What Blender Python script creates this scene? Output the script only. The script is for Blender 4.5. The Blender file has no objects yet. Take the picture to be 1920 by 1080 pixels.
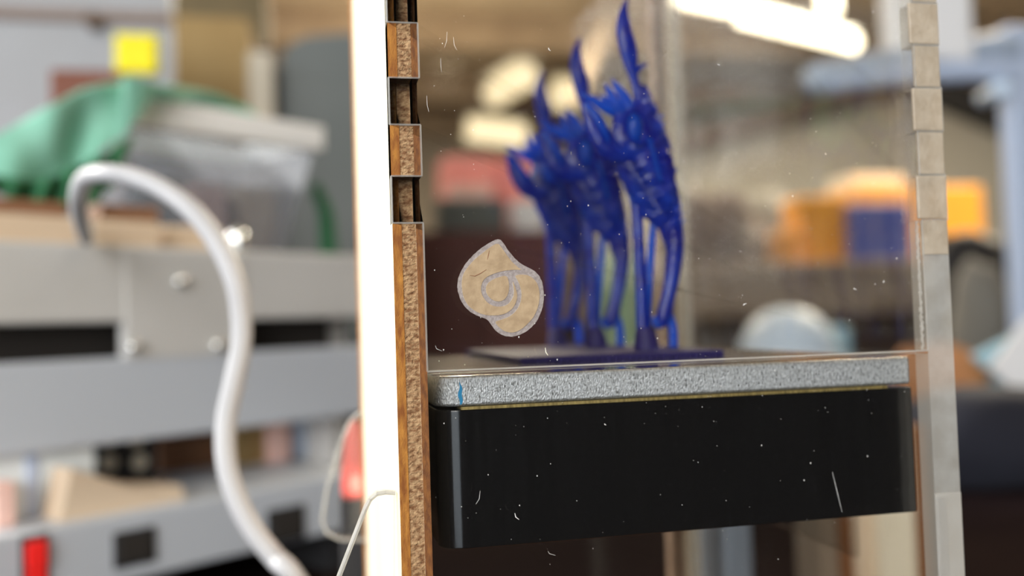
import bpy, bmesh, math, random
from mathutils import Vector, Matrix, noise
random.seed(7)
S = bpy.context.scene
COL = S.collection
# ------------------------------------------------------------------ camera, world, lights, exposure
FPX = 1745.0
CAM = Vector((0, 0, 1.0))
YAW, PITCH, ROLL = math.radians(12.2), math.radians(2.1), math.radians(1.8)
fw = Vector((math.sin(YAW)*math.cos(PITCH), math.cos(YAW)*math.cos(PITCH), math.sin(PITCH)))
r0 = Vector((math.cos(YAW), -math.sin(YAW), 0)); u0 = r0.cross(fw)
RT = r0*math.cos(ROLL) - u0*math.sin(ROLL)
UP = u0*math.cos(ROLL) + r0*math.sin(ROLL)
cd = bpy.data.cameras.new('camera'); cam = bpy.data.objects.new('camera', cd); COL.objects.link(cam)
cam.matrix_world = Matrix((( RT.x, UP.x, -fw.x, CAM.x), (RT.y, UP.y, -fw.y, CAM.y), (RT.z, UP.z, -fw.z, CAM.z), (0,0,0,1)))
cd.sensor_width = 36; cd.lens = FPX/1920*36; cd.clip_start = 0.01; cd.clip_end = 60
cd.dof.use_dof = True; cd.dof.aperture_fstop = 10.0; cd.dof.focus_distance = 0.1235
S.camera = cam
w = bpy.data.worlds.new('world'); S.world = w; w.use_nodes = True
w.node_tree.nodes['Background'].inputs[0].default_value = (0.80, 0.90, 1.0, 1)
w.node_tree.nodes['Background'].inputs[1].default_value = 1.9
def light(name, kind, loc, aim, energy, color, **kw):
    d = bpy.data.lights.new(name, kind); d.energy = energy; d.color = color
    for k, v in kw.items(): setattr(d, k, v)
    o = bpy.data.objects.new(name, d); COL.objects.link(o); o.location = loc
    o.rotation_euler = (Vector(aim) - Vector(loc)).to_track_quat('-Z', 'Y').to_euler(); return o
light('sunlight', 'SUN', (-3, 1.2, 2.6), (-3+.86, 1.2-.33, 2.6-.42), 5.0, (1, .95, .86), angle=.009)
for i, (x, y) in enumerate([(1.6, -1.6), (2.2, 2.2), (-.6, 3.6), (3.2, 3.4), (.8, 4.4)]):
    light('ceiling_lamp_glow', 'AREA', (x, y, 2.72), (x, y, 0), [6, 95, 60, 130, 120][i], (1, .88, .68), shape='RECTANGLE', size=1.2, size_y=.3)
for x, y in ((2.4, 2.0), (.7, 4.6), (2.6, 3.4)): light('ceiling_fill', 'POINT', (x, y, 2.3), (x, y, 0), 16 if y == 2.0 else 60 if y > 4 else 30, (1, .86, .62), shadow_soft_size=.08)  # added point fills that brighten the ceiling, apart from the modelled tubes
light('window_daylight', 'AREA', (-1.25, -2.4, 1.75), (-.05, .35, .95), 80, (1, .97, .93), shape='RECTANGLE', size=1.6, size_y=1.3)
S.view_settings.view_transform = 'Standard'; S.view_settings.look = 'None'
S.view_settings.gamma = 1; S.view_settings.use_curve_mapping = False
S.view_settings.exposure = 0.0

# ------------------------------------------------------------------ helpers
def ray(px, py): return (fw*FPX + RT*(px-960) + UP*(540-py)).normalized()
def P(px, py, Y):
    d = ray(px, py); return CAM + d*((Y-CAM.y)/d.y)
def PZ(px, py, z):
    d = ray(px, py); return CAM + d*((z-CAM.z)/d.z)
def link(o): COL.objects.link(o); return o
def tag(o, label=None, cat=None, group=None, kind=None):
    if label: o['label'] = label
    if cat: o['category'] = cat
    if group: o['group'] = group
    if kind: o['kind'] = kind
    return o
def thing(name, label, cat, loc=(0,0,0), rz=0, group=None):
    o = link(bpy.data.objects.new(name, None)); o.location = loc; o.rotation_euler = (0, 0, rz)
    o.empty_display_size = .01
    return tag(o, label, cat, group)
class MB:
    def __init__(s, off=(0,0,0)): s.v = []; s.f = []; s.m = []; s.off = Vector(off)
    def add(s, vs, fs, m=0):
        n = len(s.v); s.v += [Vector(v)-s.off for v in vs]; s.f += [tuple(n+i for i in f) for f in fs]
        s.m += [m]*len(fs); return s
    def box(s, lo, hi, m=0, c=0.0):
        (a,b,c0), (d,e,f) = [min(x,y) for x,y in zip(lo,hi)], [max(x,y) for x,y in zip(lo,hi)]
        if c <= 0:
            vs = [(a,b,c0),(d,b,c0),(d,e,c0),(a,e,c0),(a,b,f),(d,b,f),(d,e,f),(a,e,f)]
            return s.add(vs, [(0,3,2,1),(4,5,6,7),(0,1,5,4),(1,2,6,5),(2,3,7,6),(3,0,4,7)], m)
        bm = bmesh.new(); bmesh.ops.create_cube(bm, size=1)
        for v in bm.verts:
            v.co = Vector(((a+d)/2+v.co.x*(d-a), (b+e)/2+v.co.y*(e-b), (c0+f)/2+v.co.z*(f-c0)))
        bmesh.ops.bevel(bm, geom=bm.edges[:], offset=c, segments=2, affect='EDGES', profile=.5)
        return s.bm(bm, m)
    def bm(s, bm, m=0):
        bm.verts.index_update(); s.add([v.co.copy() for v in bm.verts], [[v.index for v in f.verts] for f in bm.faces], m)
        bm.free(); return s
    def loft(s, pts, rad, n=10, m=0, flat=1.0, ref=(0,1,0), cap=True):
        """tube along pts; rad per point; flat = thickness ratio along ref"""
        pts = [Vector(p) for p in pts]; ref = Vector(ref); base = len(s.v)
        vs = []; fs = []
        for i, p in enumerate(pts):
            t = (pts[min(i+1,len(pts)-1)] - pts[max(i-1,0)]).normalized()
            a = t.cross(ref)
            if a.length < 1e-4: a = t.cross(Vector((1,0,0)))
            a.normalize(); b = a.cross(t).normalized()
            for k in range(n):
                g = 2*math.pi*k/n
                vs.append(p + a*(math.cos(g)*rad[i]) + b*(math.sin(g)*rad[i]*flat))
        for i in range(len(pts)-1):
            for k in range(n):
                fs.append((i*n+k, i*n+(k+1)%n, (i+1)*n+(k+1)%n, (i+1)*n+k))
        if cap:
            fs.append(tuple(range(n))[::-1]); fs.append(tuple((len(pts)-1)*n+k for k in range(n)))
        return s.add(vs, fs, m)
    def cyl(s, a, b, r, n=24, m=0, r2=None):
        a, b = Vector(a), Vector(b); t = (b-a).normalized()
        ref = Vector((0,0,1)) if abs(t.z) < .9 else Vector((1,0,0))
        return s.loft([a, b], [r, r if r2 is None else r2], n, m, 1.0, ref)
    def prism(s, poly, fn, d0, d1, m=0, mside=None, inset=0):
        """poly: 2D ccw; fn(x,y,d)->3D; from depth d0 (front) to d1 (back)"""
        bm = bmesh.new()
        fr = [bm.verts.new(fn(x, y, d0)) for x, y in poly]; bk = [bm.verts.new(fn(x, y, d1)) for x, y in poly]
        n = len(poly); f0 = bm.faces.new(fr); bm.faces.new(bk[::-1]); sides = []
        for i in range(n): sides.append(bm.faces.new((fr[(i+1)%n], fr[i], bk[i], bk[(i+1)%n])))
        for f in bm.faces: f.material_index = m
        for f in sides: f.material_index = m if mside is None else mside
        if inset:
            r = bmesh.ops.inset_region(bm, faces=[f0], thickness=inset, use_even_offset=True)
            for f in r['faces']: f.material_index = mside if mside is not None else m
        bmesh.ops.triangulate(bm, faces=[f for f in bm.faces if len(f.verts) > 4])
        bm.verts.index_update()
        base = len(s.v); s.v += [v.co-s.off for v in bm.verts]
        for f in bm.faces: s.f.append(tuple(base+v.index for v in f.verts)); s.m.append(f.material_index)
        bm.free(); return s
    def build(s, name, mats, parent=None, smooth=False, loc=None):
        me = bpy.data.meshes.new(name); me.from_pydata([tuple(v) for v in s.v], [], s.f)
        if not isinstance(mats, (list, tuple)): mats = [mats]
        for m in mats: me.materials.append(m)
        for p, m in zip(me.polygons, s.m): p.material_index = m; p.use_smooth = smooth
        b = bmesh.new(); b.from_mesh(me); bmesh.ops.recalc_face_normals(b, faces=b.faces[:]); b.to_mesh(me); b.free()
        if smooth:
            try: me.set_sharp_from_angle(angle=math.radians(50))
            except Exception: pass
        o = link(bpy.data.objects.new(name, me))
        if parent: o.parent = parent
        if loc is not None: o.location = loc
        return o
def off(v): return Vector(v)
# ------------------------------------------------------------------ materials
def mat(name, col, rough=.6, metal=0, col2=None, scale=8, bump=0, bscale=None, stretch=(1,1,1), emit=None, es=0, spec=.5, detail=6, trans=0, sss=0, lo=.35, hi=.65):
    m = bpy.data.materials.new(name); m.use_nodes = True; nt = m.node_tree; b = nt.nodes['Principled BSDF']
    b.inputs['Base Color'].default_value = (*col, 1); b.inputs['Roughness'].default_value = rough
    b.inputs['Metallic'].default_value = metal; b.inputs['Specular IOR Level'].default_value = spec
    b.inputs['Transmission Weight'].default_value = trans
    if sss: b.inputs['Subsurface Weight'].default_value = sss; b.inputs['Subsurface Scale'].default_value = .002
    if emit: b.inputs['Emission Color'].default_value = (*emit, 1); b.inputs['Emission Strength'].default_value = es
    tc = nt.nodes.new('ShaderNodeTexCoord'); mp = nt.nodes.new('ShaderNodeMapping'); mp.inputs['Scale'].default_value = stretch
    nt.links.new(tc.outputs['Object'], mp.inputs[0])
    def nz(sc):
        n = nt.nodes.new('ShaderNodeTexNoise'); n.inputs['Scale'].default_value = sc; n.inputs['Detail'].default_value = detail
        nt.links.new(mp.outputs[0], n.inputs['Vector']); return n
    if col2 is not None:
        n = nz(scale); r = nt.nodes.new('ShaderNodeValToRGB'); r.color_ramp.elements[0].position = lo; r.color_ramp.elements[1].position = hi
        r.color_ramp.elements[0].color = (*col, 1); r.color_ramp.elements[1].color = (*col2, 1)
        nt.links.new(n.outputs['Fac'], r.inputs[0]); nt.links.new(r.outputs[0], b.inputs['Base Color'])
    if bump:
        n = nz(bscale or scale); bp = nt.nodes.new('ShaderNodeBump'); bp.inputs['Strength'].default_value = bump; bp.inputs['Distance'].default_value = .0003
        nt.links.new(n.outputs['Fac'], bp.inputs['Height']); nt.links.new(bp.outputs[0], b.inputs['Normal'])
    return m
def clear(name, tint=(1,1,1), rough=.02, ior=1.49, dust=0):
    """clear acrylic: see-through with real Fresnel reflection"""
    m = bpy.data.materials.new(name); m.use_nodes = True; nt = m.node_tree; nt.nodes.clear()
    o = nt.nodes.new('ShaderNodeOutputMaterial'); mx = nt.nodes.new('ShaderNodeMixShader'); fr = nt.nodes.new('ShaderNodeFresnel')
    t = nt.nodes.new('ShaderNodeBsdfTransparent'); g = nt.nodes.new('ShaderNodeBsdfGlossy')
    t.inputs[0].default_value = (*tint, 1); g.inputs['Roughness'].default_value = rough; fr.inputs[0].default_value = ior
    ge = nt.nodes.new('ShaderNodeNewGeometry'); io = nt.nodes.new('ShaderNodeMix')      # same Fresnel on both faces of the slab
    io.inputs['A'].default_value = ior; io.inputs['B'].default_value = 1/ior
    nt.links.new(ge.outputs['Backfacing'], io.inputs['Factor']); nt.links.new(io.outputs['Result'], fr.inputs[0])
    nt.links.new(fr.outputs[0], mx.inputs[0]); nt.links.new(t.outputs[0], mx.inputs[1]); nt.links.new(g.outputs[0], mx.inputs[2])
    last = mx
    if dust:
        d = nt.nodes.new('ShaderNodeBsdfDiffuse'); d.inputs[0].default_value = (.9,.85,.75,1)
        m2 = nt.nodes.new('ShaderNodeMixShader'); m2.inputs[0].default_value = dust
        nt.links.new(mx.outputs[0], m2.inputs[1]); nt.links.new(d.outputs[0], m2.inputs[2]); last = m2
    nt.links.new(last.outputs[0], o.inputs[0]); return m
def mixtrans(name, col, fac, tcol, rough=.3, bump=0, bscale=900, tl=.3, col2=None):
    """part transparent plastic: principled + translucent over a tinted see-through share"""
    m = mat(name, col, rough, bump=bump, bscale=bscale, col2=col2, scale=bscale*.3); nt = m.node_tree
    b = nt.nodes['Principled BSDF']; o = nt.nodes['Material Output']
    t = nt.nodes.new('ShaderNodeBsdfTransparent'); t.inputs[0].default_value = (*tcol, 1)
    l = nt.nodes.new('ShaderNodeBsdfTranslucent'); l.inputs[0].default_value = (*[min(1, c*1.6+.02) for c in col], 1)
    m1 = nt.nodes.new('ShaderNodeMixShader'); m1.inputs[0].default_value = tl
    m2 = nt.nodes.new('ShaderNodeMixShader'); m2.inputs[0].default_value = fac
    nt.links.new(b.outputs[0], m1.inputs[1]); nt.links.new(l.outputs[0], m1.inputs[2])
    nt.links.new(m1.outputs[0], m2.inputs[1]); nt.links.new(t.outputs[0], m2.inputs[2]); nt.links.new(m2.outputs[0], o.inputs[0])
    return m
M = {}
M['ply_face'] = mat('ply_face', (.84,.76,.60), .7, col2=(.78,.68,.50), scale=60, stretch=(1,1,.15))
M['burnt_amber'] = mat('burnt_amber', (.26,.08,.01), .75, col2=(.60,.26,.04), scale=500, bump=.6, bscale=5000, stretch=(3,1,.8), lo=.35, hi=.75)
M['burnt_dark'] = mat('burnt_dark', (.15,.05,.012), .75, col2=(.28,.105,.022), scale=700, bump=.5, bscale=5000, stretch=(3,1,1))
M['ply_core'] = mat('ply_core', (.20,.085,.03), .8, col2=(.55,.35,.18), scale=1500, bump=1, bscale=4000, stretch=(.8,1,1.3), lo=.36, hi=.64)
M['clear'] = clear('clear_acrylic', (.985,.985,.98), dust=.001)
M['clear_side'] = clear('clear_side_acrylic', (.98,.975,.96), dust=.001)
M['edge'] = mixtrans('acrylic_edge', (.68,.66,.62), .6, (.9,.9,.9), .25, bump=.6, bscale=4000, tl=.5)
M['edge_cream'] = mixtrans('laser_cut_acrylic_edge', (.50,.42,.32), .15, (.9,.85,.8), .4, bump=.6, bscale=1500, tl=.25, col2=(.62,.54,.43))
M['edge_grey'] = mixtrans('polished_acrylic_edge', (.42,.41,.38), .38, (.9,.9,.9), .12, bump=.2, bscale=900, tl=.25, col2=(.55,.55,.53))
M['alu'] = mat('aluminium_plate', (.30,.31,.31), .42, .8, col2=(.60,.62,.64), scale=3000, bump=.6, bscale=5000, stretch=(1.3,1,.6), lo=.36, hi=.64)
M['alu_top_dark'] = mat('aluminium_top_dark_reflection', (.13,.115,.10), .12, 1.0, col2=(.18,.155,.13), scale=60)  # top colour darkened to carry the dark room it mirrors
M['alu_edge'] = mat('aluminium_top', (.60,.52,.38), .35, .8, col2=(.75,.66,.5), scale=300)
M['black'] = mat('black_anodised', (.004,.004,.0045), .17, .0, col2=(.006,.006,.0065), scale=2000, stretch=(1,1,.02), spec=.85)
M['blue_ink'] = mat('blue_marker_ink', (.02,.22,.42), .4)
M['gold'] = mat('gold_shim', (.55,.42,.16), .4, .6, col2=(.25,.19,.07), scale=2500, stretch=(1,1,.1))
M['paper'] = mat('brown_film_paper', (.36,.25,.145), .85, col2=(.47,.34,.205), scale=700, bump=.2, bscale=3000)
M['paper_rim'] = mat('cream_cut_rim', (.86,.78,.58), .8)
M['engrave'] = mat('engraved_grey', (.27,.225,.21), .8, col2=(.37,.32,.30), scale=2500, bump=.5)
M['resin'] = mixtrans('blue_resin', (.008,.010,.24), .14, (.10,.10,.85), .14, bump=.9, bscale=700, tl=.30, col2=(.010,.05,.45))
M['resin_thin'] = mixtrans('thin_blue_resin', (.012,.10,.55), .30, (.08,.40,.95), .15, bump=.6, bscale=1400, tl=.45)
M['resin_dark'] = mixtrans('dark_blue_resin', (.02,.012,.12), .15, (.1,.08,.5), .6, tl=.2)
M['post_brown'] = mat('post_brown', (.11,.065,.04), .8, col2=(.17,.11,.07), scale=200)
M['dust'] = mat('dust', (.85,.82,.78), .9)
M['grey_metal'] = mat('grey_painted_metal', (.60,.59,.565), .5, .1, col2=(.66,.65,.63), scale=20)
M['blue_grey'] = mat('blue_grey_metal', (.56,.60,.66), .45, .1)
M['screw'] = mat('bright_screw', (.9,.92,.9), .18, .9)
M['dark'] = mat('dark_plastic', (.02,.02,.022), .5)
M['slot'] = mat('dark_interior', (.022,.018,.015), .8)
M['red'] = mat('red_rocker', (.70,.015,.015), .3, emit=(1,.03,.02), es=.25)
M['white'] = mat('white_plastic', (.80,.80,.81), .4)
M['cable'] = mat('white_cable', (.40,.40,.42), .45)
M['green'] = mat('green_cloth', (.22,.52,.39), .9, col2=(.32,.63,.50), scale=14, bump=.2, bscale=300)
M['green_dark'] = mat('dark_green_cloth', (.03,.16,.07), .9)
M['bin'] = mixtrans('translucent_bin', (.34,.35,.38), .66, (.85,.87,.9), .35, tl=.4)
M['bin_rim'] = mat('bin_rim', (.93,.91,.87), .35)
M['yellow'] = mat('yellow_note', (.95,.82,.02), .8)
M['wall'] = mat('workshop_wall', (.42,.36,.29), .85, col2=(.5,.43,.35), scale=2)
M['panelwhite'] = mat('white_panel', (.37,.38,.40), .6, col2=(.32,.32,.325), scale=6)
M['brownstrip'] = mat('brown_strip', (.24,.18,.15), .7)
M['redbrown'] = mat('red_brown', (.17,.04,.012), .6)
M['card'] = mat('cardboard', (.30,.19,.07), .85, col2=(.38,.26,.11), scale=9)
M['card_dark'] = mat('dark_cardboard', (.13,.10,.05), .85, col2=(.19,.14,.07), scale=9)
M['tan'] = mat('tan_wood', (.62,.47,.33), .7, col2=(.72,.58,.43), scale=20, stretch=(.2,1,1))
M['brown'] = mat('brown_wood', (.22,.10,.05), .7, col2=(.33,.17,.09), scale=15)
M['beige'] = mat('beige_paint', (.62,.56,.45), .7)
M['grey_panel'] = mat('grey_panel', (.10,.115,.11), .5, col2=(.13,.145,.14), scale=5)
M['ceiling'] = mat('brown_ceiling', (.52,.42,.30), .85, col2=(.62,.51,.38), scale=3)
M['beam'] = mat('dark_beam', (.09,.055,.035), .8, col2=(.14,.09,.06), scale=10)
M['ceil_beam'] = mat('brown_ceiling_beam', (.26,.19,.13), .8, col2=(.34,.26,.18), scale=5)
M['floor'] = mat('dark_floor', (.10,.09,.085), .6, col2=(.14,.13,.12), scale=4)
M['desk'] = mat('dark_desk', (.012,.008,.009), .9, spec=.0, col2=(.018,.012,.011), scale=6)
M['tube'] = mat('fluorescent_tube', (1,1,1), .5, emit=(1,.90,.66), es=7)
M['tube_far'] = mat('far_fluorescent_tube', (1,1,1), .5, emit=(1,.80,.42), es=.8)
M['orange'] = mat('orange_plastic', (.80,.36,.04), .5)
M['purple'] = mat('indigo_plastic', (.10,.13,.42), .5)
M['greywall'] = mat('grey_booth', (.20,.185,.16), .8, col2=(.24,.235,.21), scale=2)
M['ltblue'] = mat('light_blue_metal', (.55,.65,.84), .4, .2)
M['midblue'] = mat('blue_grey_rail', (.42,.50,.62), .45, .2)
M['navy'] = mat('navy_cloth', (.008,.009,.018), .9)
M['sky_sheet'] = mat('pale_blue_sheet', (.30,.48,.58), .7)
M['lamp_shade'] = mat('white_shade', (.58,.70,.84), .5)
M['maroon'] = mat('maroon_cabinet', (.085,.018,.016), .5, col2=(.12,.03,.025), scale=5)
M['pink'] = mat('pink_red_box', (.92,.33,.28), .6)
M['pinkpale'] = mat('pale_pink', (.92,.60,.52), .6)
M['sage'] = mat('sage_green', (.22,.32,.18), .6)
M['bench'] = mat('workbench_wood', (.24,.18,.13), .8, col2=(.30,.24,.17), scale=5)
M['junk'] = mat('brown_grey_bag', (.13,.10,.09), .9, col2=(.20,.17,.15), scale=6)
M['pale'] = mat('pale_card', (.82,.88,.90), .6)
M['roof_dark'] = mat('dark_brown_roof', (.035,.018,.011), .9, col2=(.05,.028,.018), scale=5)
M['wall_black'] = mat('reflection_wall_black', (.006,.005,.005), .9, spec=.1)  # near-black for the unseen wall, keeps pane reflections dark
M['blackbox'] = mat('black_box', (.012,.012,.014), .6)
M['clay'] = mat('burnt_orange_card', (.42,.18,.07), .8)

# ================================================================== ROOM
DZ = 0.89                                    # desk top height
def struct(name, b, m): return tag(b.build(name, m), kind='structure')
struct('floor', MB().box((-2.4,-2.6,-.05), (7,9.2,0)), M['floor'])
struct('wall_back', MB().box((-2.4,9,0), (7,9.2,3.0)), M['wall'])
struct('dark_reflection_wall', MB().box((-.25,-2.6,0), (7,-2.45,3.0)), M['wall_black'])  # added unseen behind the camera to darken reflections, left end open for daylight
struct('sun_block_wall', MB().box((-2.4,1.75,0), (-2.3,9,3.0)), M['wall'])  # unseen, added to keep the sun off the back of the room
struct('wall_right', MB().box((6.8,-2.45,0), (7,9,3.0)), M['wall'])
ceil = struct('ceiling', MB().box((-2.4,-2.6,3.0), (7,9.2,3.1)), M['ceiling'])
bb = MB(); bb.box((-2.35,0,-.12),(6.78,.14,.12))
first = None
for y in (1.6, 3.0, 4.4, 5.8, 7.2, 8.5):
    if first is None:
        first = bb.build('ceiling_beam', M['ceil_beam'], ceil); o = first
    else:
        o = first.copy(); link(o)
    o.location = (0, y, 2.88)

# ================================================================== DESK
desk = thing('desk', 'near-black desk top the display case and machine stand on', 'desk', (0.4,.9,0))
MB((.4,.9,0)).box((-1.2,-.15,DZ-.035),(1.75,1.45,DZ), c=.004).build('desk_top', M['desk'], desk)
for x in (-1.1, 1.65):
    for y in (-.05, 1.35): MB((.4,.9,0)).box((x-.03,y-.03,0),(x+.03,y+.03,DZ-.035)).build('leg', M['desk'], desk)

# ================================================================== DISPLAY CASE
YF = 0.122; YB = YF + .091; TP = .0030
def F(px, py, d=0): return P(px, py, YF+d)
xo = F(741, 620).x; xi = F(799, 620).x            # left wooden wall, outer and inner face
xr = F(1737, 600).x; xR = F(1785, 600).x          # right acrylic wall, inner and outer face
def ZL(py): return F(770, py).z
def ZR(py): return F(1725, py).z
ZT = 1.10; ZB = DZ
case = thing('display_case', 'laser-cut plywood and clear acrylic display case with finger-jointed corners on the dark desk', 'display case', ((xo+xR)/2, (YF+YB)/2, ZB))
CO = case.location
def c_mb(): return MB(CO)
# left wall of three plies, with recesses that take the pane's fingers
seams = [ZL(v) for v in (418, 330, 234, 146, 43, -50, -150)]      # bottom to top
def wood_outline():
    pts = [(YF, ZB), (YF, seams[0])]; rec = True
    for i in range(0, len(seams)-1, 2):
        pts += [(YF+TP, seams[i]), (YF+TP, seams[i+1]), (YF, seams[i+1])]
        if i+2 < len(seams): pts += [(YF, seams[i+2])]
    pts += [(YF, ZT), (YB, ZT), (YB, ZB)]
    return pts
wp = wood_outline()
wood = c_mb().box((xo+.0001,YF+.004,ZB+.001),(xi-.0001,YB-.001,ZT-.001)).build('wooden_side_panel', M['ply_core'], case)
wood['label'] = 'pale plywood side panel with dark burnt laser-cut edge'
x1 = xo+(xi-xo)*.30; x2 = xo+(xi-xo)*.76
for a, b_, ms in ((xo, x1, [M['ply_face'], M['burnt_amber']]), (x2, xi, [M['ply_face'], M['burnt_dark']])):
    q = c_mb(); q.prism(wp, lambda y, z, d: Vector((d, y, z)), a, b_, 0, 1)
    q.build('ply_layer', ms, wood)
# core ply: rough, fibrous end grain as real relief
core = c_mb(); q = []
for seg0, seg1, y in [(ZB, seams[0], YF)] + [(seams[i], seams[i+1], YF+TP if i%2==0 else YF) for i in range(len(seams)-1)]:
    n = max(2, int((seg1-seg0)/.00022)); nx = 9; vs = []; fs = []
    for i in range(n+1):
        for j in range(nx+1):
            x = x1+(x2-x1)*j/nx; z = seg0+(seg1-seg0)*i/n
            dy = noise.noise(Vector((x*1500, 3, z*2600)))*.00016 + (random.random()-.5)*.00006
            dx = 0
            vs.append((x+dx, y+.00012+dy, z))
    for i in range(n):
        for j in range(nx): a = i*(nx+1)+j; fs.append((a, a+1, a+nx+2, a+nx+1))
    core.add(vs, fs)
    core.box((x1, y+.00035, seg0), (x2, YF+.0045, seg1))
core.build('ply_core_layer', M['ply_core'], wood)
# front pane, upper: fingers reach over the wooden wall on the left and the acrylic wall on the right
def XZ(x, z, d): return Vector((x, d, z))
zpL, zpR = F(806, 693).z, F(1730, 661).z
zp = (zpL+zpR)/2
poly = [(xi, zp), (xr, zp)]
rs = [ZR(v) for v in (412, 328, 246, 164, 84, 5, -80)]
for i in range(0, len(rs)-1, 2):
    poly += [(xr, rs[i]), (xR, rs[i]), (xR, rs[i+1]), (xr, rs[i+1])]
poly += [(xr, ZT), (xi, ZT)]
for i in reversed(range(0, len(seams)-1, 2)):
    poly += [(xi, seams[i+1]), (xo, seams[i+1]), (xo, seams[i]), (xi, seams[i])]
up = c_mb(); up.prism(poly, XZ, YF, YF+TP, 0, 1)
pane = up.build('front_pane', [M['clear'], M['edge']], case); pane['label'] = 'clear acrylic front pane with finger joints'
# whitish polished rim that outlines every notch of the pane
rim = c_mb(); n = len(poly)
for i in range(n):
    a, b_ = poly[i], poly[(i+1)%n]
    if abs(a[1]-ZT) < 1e-6 and abs(b_[1]-ZT) < 1e-6: continue
    rim.cyl((a[0], YF-.00004, a[1]), (b_[0], YF-.00004, b_[1]), .00013, 8)
rim.build('pane_rim', M['edge'], pane)
low = c_mb(); low.prism([(xi, ZB), (xr, ZB), (xr, zp-.0004), (xi, zp-.0004)], XZ, YF, YF+TP, 0, 1)
low.build('lower_pane', [M['clear'], M['edge']], case)
# right acrylic wall with notches
yz = [(YF, ZB), (YF, ZR(925)), (YF+.0006, ZR(925)), (YF+.0006, ZR(935)), (YF, ZR(935.5))]
yz = [(YF, ZB), (YF, rs[0])]
for i in range(0, len(rs)-1, 2):
    yz += [(YF+TP, rs[i]), (YF+TP, rs[i+1]), (YF, rs[i+1])]
    if i+2 < len(rs): yz += [(YF, rs[i+2])]
yz += [(YF, ZT), (YB+.006, ZT), (YB+.006, ZB)]
rw = c_mb(); rw.prism(yz, lambda y, z, d: Vector((d, y, z)), xr, xR, 0, 1)
rwo = rw.build('acrylic_side_wall', [M['clear_side'], M['edge_grey']], case); rwo['label'] = 'clear acrylic right side wall'
# laser-cut finger faces on the right corner
for i in range(len(rs)-1):
    y = YF-.0001 if i%2 else YF-.0002
    f = c_mb(); inset = .0004 if i%2 == 0 else .0011
    f.box((xr-.0001 if i%2 else xr-.0006, y, rs[i]+.00012), (xR, y+.0005, rs[i+1]-.00012), c=.00018)
    f.build('finger_joint_face', M['edge_cream'], case)
f = c_mb(); f.box((xr-.0001, YF-.0001, ZR(478)), (xR, YF+.0004, rs[0]-.0001), c=.00015); f.build('finger_joint_face', M['edge_cream'], case)
# rough bead down the pane's right edge, and cement line step low on the wall
f = c_mb(); zz = zp; pts = []; rr = []
while zz < rs[0]:
    pts.append((xr-.0007+random.uniform(-.0001,.0001), YF+.0002, zz)); rr.append(random.uniform(.00016,.00036)); zz += .00028
f.loft(pts, rr, 7); f.build('glue_bead', M['edge'], case, True)
f = c_mb(); f.box((xr, YF-.0002, ZB), (xR, YF+.0002, ZR(928)), c=.0001); f.box((xr+.0001, YF-.0004, ZB), (xr+.0016, YF, ZR(935)), c=.0001)
f.build('edge_step', M['edge'], case)
q = c_mb(); q.box((xo-.00025, YB-.006, ZB), (xo+.0001, YB+.0002, ZT), c=.00008); q.build('burnt_edge_band', M['burnt_amber'], wood)
# back pane, base and rear wooden corner
MB(CO).box((xi, YB-TP, ZB), (xr-.0001, YB-.0001, ZT)).build('back_pane', M['clear_side'], case)
MB(CO).box((xi, YF+TP, ZB), (xr, YB-TP, ZB+.004)).build('base_panel', M['burnt_dark'], case)
cp = c_mb(); cp.box((xr-.0050, YB+.002, ZB), (xr-.0015, YB+.0058, ZT), c=.0003)
o = cp.build('corner_post', M['post_brown'], case); o['label'] = 'dark burnt wooden rear corner post'
cp = c_mb(); cp.box((xr-.0015, YB+.002, ZB), (xr-.0001, YB+.0058, ZT), c=.0003); cp.build('corner_trim', M['edge_cream'], case)
# clear foot brackets on the wall's outer side
def bracket(Y, pts):
    b = c_mb(); w_ = [(P(x, y, Y).x, P(x, y, Y).z) for x, y in pts]
    b.prism(w_, XZ, Y, Y+.003, 0, 1)
    o = b.build('foot_bracket', [M['clear'], M['edge']], case); o['label'] = 'clear acrylic foot bracket with rounded corner'
    r = c_mb()
    for a, c_ in zip(w_, w_[1:]): r.cyl((a[0], Y, a[1]), (c_[0], Y, c_[1]), .00032, 8)
    r.build('bracket_rim', M['edge_grey'], o)
bz = P(560, 1080, YF+.004)
bracket(YF+.003, [(741, 924), (722, 923), (706, 926), (694, 936), (684, 956), (636, 1080), (610, 1150), (741, 1150)])
bracket(YF+.085, [(700, 775), (672, 776), (655, 792), (640, 830), (612, 920), (604, 975), (612, 1000), (640, 1012), (700, 1014)])
zbk = F(870, 1030).z-.0015
for k in (0, 1):                                  # brackets on the walls' inner side carry the platform
    xx = xi if k == 0 else xr-.0012
    MB(CO).box((xx, YF+.02, zbk-.010), (xx+.0012, YF+.07, zbk-.0003)).build('platform_rail', M['clear_side'], case)
# ================================================================== BUILD PLATFORM (aluminium plate on black block)
GAP = .0005; YPl = YF+TP+GAP
def PL(px, py): return P(px, py, YPl)
xa = PL(815, 720).x; xb = min(PL(1724, 690).x, xr-.0006)
zt_ = (PL(870, 704).z + PL(1720, 668).z)/2; zb_ = (PL(870, 764).z + PL(1720, 718).z)/2
zk = (PL(870, 1030).z + PL(1720, 962).z)/2
plat = thing('build_platform', 'scratched aluminium plate bolted on a black anodised block inside the case', 'platform', ((xa+xb)/2, YPl, zk))
PO = plat.location
def rrect(x0, x1_, y0, y1_, r, n=8):
    out = []
    for cx, cy, a0 in ((x1_-.0005, y0+.0005, -90), (x1_-r, y1_-r, 0), (x0+r, y1_-r, 90), (x0+r, y0+r, 180)):
        rr_ = .0005 if a0 == -90 else r
        for k in range(n+1):
            a = math.radians(a0+90*k/n); out.append((cx+rr_*math.cos(a), cy+rr_*math.sin(a)))
    return out
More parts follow.
